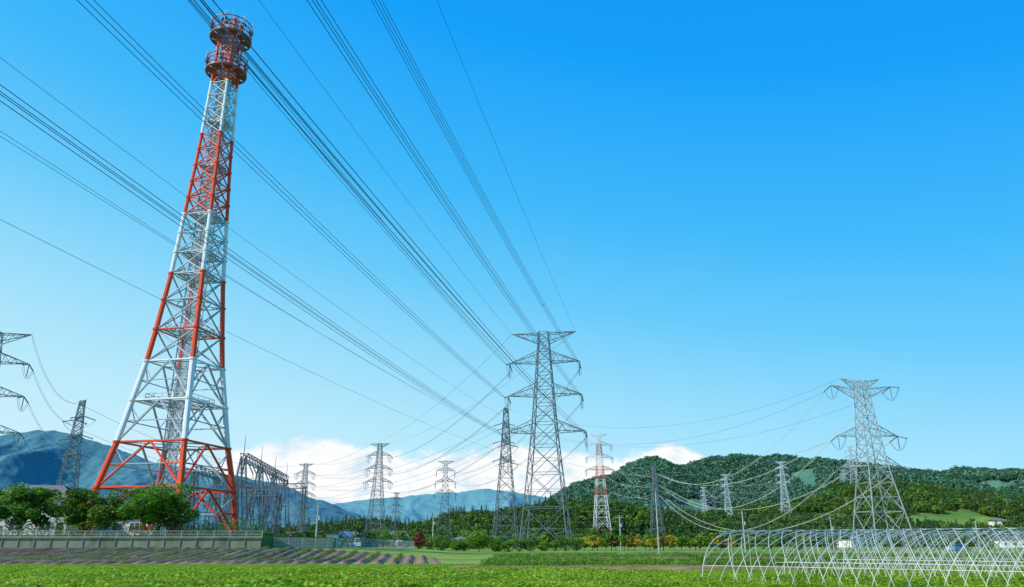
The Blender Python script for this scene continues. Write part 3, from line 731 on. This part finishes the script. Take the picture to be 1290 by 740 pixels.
# --------------------------------------------------- greenhouse hoop frames
def hoops(x, y, Lx, w, h, rz, sp=.58):
    g = G(); n = int(Lx/sp)
    def P(a): 
        c, s_ = math.cos(a), math.sin(a); return (w/2*np.sign(c)*abs(c)**.85, h*abs(s_)**.85)
    aa = np.linspace(0, math.pi, 23)
    for i in range(n+1):
        j = rng.normal(0, .02)
        # arch tubes are set diagonally in two crossing families (diamond lattice)
        for k in (-1, 1):
            g.poly([(min(n*sp, max(0, i*sp+j+k*(a/math.pi-.5)*3.2)), P(a)[0]+w/2, P(a)[1]-.05+.012*k) for a in aa], .0125, 0, 6)
    for i in (0, n): g.poly([(i*sp, P(a)[0]+w/2, P(a)[1]-.05) for a in aa], .017, 0, 6)
    for a in (.1*math.pi, .5*math.pi, .9*math.pi):
        y_, z_ = P(a); g.beam((0, y_+w/2, z_-.07), (n*sp, y_+w/2, z_-.07), .012, 0, 6)
    for i in (0, n):
        for yy in (w*.38, w*.62): g.beam((i*sp, yy, 0), (i*sp, yy, h*.96), .014, 0, 6)
        g.beam((i*sp, w*.1, h*.72), (i*sp, w*.9, h*.72), .012, 0, 6)
    return g.obj('greenhouse_frame', [M_pipe], loc=(x, y, 0), rz=rz)
RH = -.72
hx, hy = 7.8, 33.0
for k in range(3):
    hoops(hx+k*8.4*math.sin(-RH), hy+k*8.4*math.cos(RH), 18+9*k, 7.6, 2.2, RH)
# ------------------------------------------------------------------- world
EL, AZ = math.radians(36), math.radians(-116)   # azimuth from +Y towards +X
sv = Vector((math.sin(AZ)*math.cos(EL), math.cos(AZ)*math.cos(EL), math.sin(EL)))
ld = bpy.data.lights.new('sun', 'SUN'); ld.energy = 5.0; ld.angle = math.radians(.5); ld.color = (1, .94, .8)
lo = bpy.data.objects.new('sun', ld); lo.rotation_euler = sv.to_track_quat('Z', 'Y').to_euler(); COL.objects.link(lo)
w = bpy.data.worlds.new('World'); sc.world = w; w.use_nodes = True; nt = w.node_tree; N = nt.nodes; L = nt.links
for n in list(N): N.remove(n)
out = N.new('ShaderNodeOutputWorld'); bg = N.new('ShaderNodeBackground'); sky = N.new('ShaderNodeTexSky')
sky.sky_type = 'NISHITA'; sky.sun_disc = False; sky.sun_elevation = EL; sky.sun_rotation = AZ; sky.air_density = 1.0; sky.dust_density = .3; sky.ozone_density = 2.0
def mth(op, a, b=None, c=None, clamp=False):
    n = N.new('ShaderNodeMath'); n.operation = op; n.use_clamp = clamp
    for i, v in enumerate((a, b, c)):
        if v is None: continue
        if isinstance(v, (int, float)): n.inputs[i].default_value = v
        else: L.new(v, n.inputs[i])
    return n.outputs[0]
K = .12
tc = N.new('ShaderNodeTexCoord'); sx = N.new('ShaderNodeSeparateXYZ'); L.new(tc.outputs['Generated'], sx.inputs[0])
tt = mth('ADD', sx.outputs[2], mth('MULTIPLY', sx.outputs[0], .18))
rp = N.new('ShaderNodeValToRGB'); e = rp.color_ramp.elements
stops = [(0,(.64,.9,1)),(.1,(.5,.85,1)),(.2,(.32,.75,1)),(.31,(.14,.62,1)),(.43,(.045,.5,1)),(.6,(.002,.37,1)),(.85,(0,.25,.9))]
for i, (p_, c_) in enumerate(stops):
    if i < 2: e[i].position = p_; e[i].color = (*c_, 1)
    else:
        k = e.new(p_); k.color = (*c_, 1)
L.new(tt, rp.inputs[0])
sc1 = N.new('ShaderNodeVectorMath'); sc1.operation = 'SCALE'; sc1.inputs['Scale'].default_value = 1/K; L.new(rp.outputs[0], sc1.inputs[0])
mxs = N.new('ShaderNodeMixRGB'); mxs.inputs[0].default_value = .93; L.new(sky.outputs[0], mxs.inputs[1]); L.new(sc1.outputs[0], mxs.inputs[2])
L.new(mxs.outputs[0], bg.inputs[0]); bg.inputs[1].default_value = K
yy = mth('MAXIMUM', sx.outputs[1], .02); a = mth('DIVIDE', sx.outputs[0], yy); s_ = mth('DIVIDE', sx.outputs[2], yy)
cv = N.new('ShaderNodeCombineXYZ'); L.new(a, cv.inputs[0]); L.new(mth('MULTIPLY', s_, 1.6), cv.inputs[1])
n1 = N.new('ShaderNodeTexNoise'); n1.inputs['Scale'].default_value = 9; n1.inputs['Detail'].default_value = 9; n1.inputs['Roughness'].default_value = .62; L.new(cv.outputs[0], n1.inputs['Vector'])
n2 = N.new('ShaderNodeTexNoise'); n2.inputs['Scale'].default_value = 22; n2.inputs['Detail'].default_value = 8; L.new(cv.outputs[0], n2.inputs['Vector'])
def sms(v, lo_, hi_):
    m = N.new('ShaderNodeMapRange'); m.interpolation_type = 'SMOOTHSTEP'; m.inputs[1].default_value = lo_; m.inputs[2].default_value = hi_; L.new(v, m.inputs[0]); return m.outputs[0]
side = mth('MULTIPLY', sms(a, -.5, -.34), mth('SUBTRACT', 1, sms(a, .21, .35)))
T = mth('ADD', mth('MULTIPLY', side, .12), mth('MULTIPLY', mth('SUBTRACT', n1.outputs['Fac'], .48), .11))
msk = mth('MULTIPLY', sms(mth('SUBTRACT', T, s_), -.002, .015), sms(side, 0, .5))
msk = mth('MULTIPLY', msk, sms(sx.outputs[1], .02, .2))
bc = N.new('ShaderNodeBackground'); bc.inputs[1].default_value = 1.0
mxc = N.new('ShaderNodeMixRGB'); mxc.inputs[1].default_value = (1, 1, 1, 1); mxc.inputs[2].default_value = (.66, .83, .95, 1)
L.new(sms(n2.outputs['Fac'], .45, .72), mxc.inputs[0]); L.new(mxc.outputs[0], bc.inputs[0])
ms = N.new('ShaderNodeMixShader'); L.new(msk, ms.inputs[0]); L.new(bg.outputs[0], ms.inputs[1]); L.new(bc.outputs[0], ms.inputs[2]); L.new(ms.outputs[0], out.inputs[0])

sc.view_settings.view_transform = 'Standard'; sc.view_settings.look = 'None'; sc.view_settings.exposure = 0
cd = bpy.data.cameras.new('camera'); cd.lens = 26.5; cd.sensor_width = 36; cd.clip_end = 20000; cd.clip_start = .1
co = bpy.data.objects.new('camera', cd); co.location = (0, 0, 1.6); co.rotation_euler = (math.radians(108.35), 0, 0); COL.objects.link(co); sc.camera = co
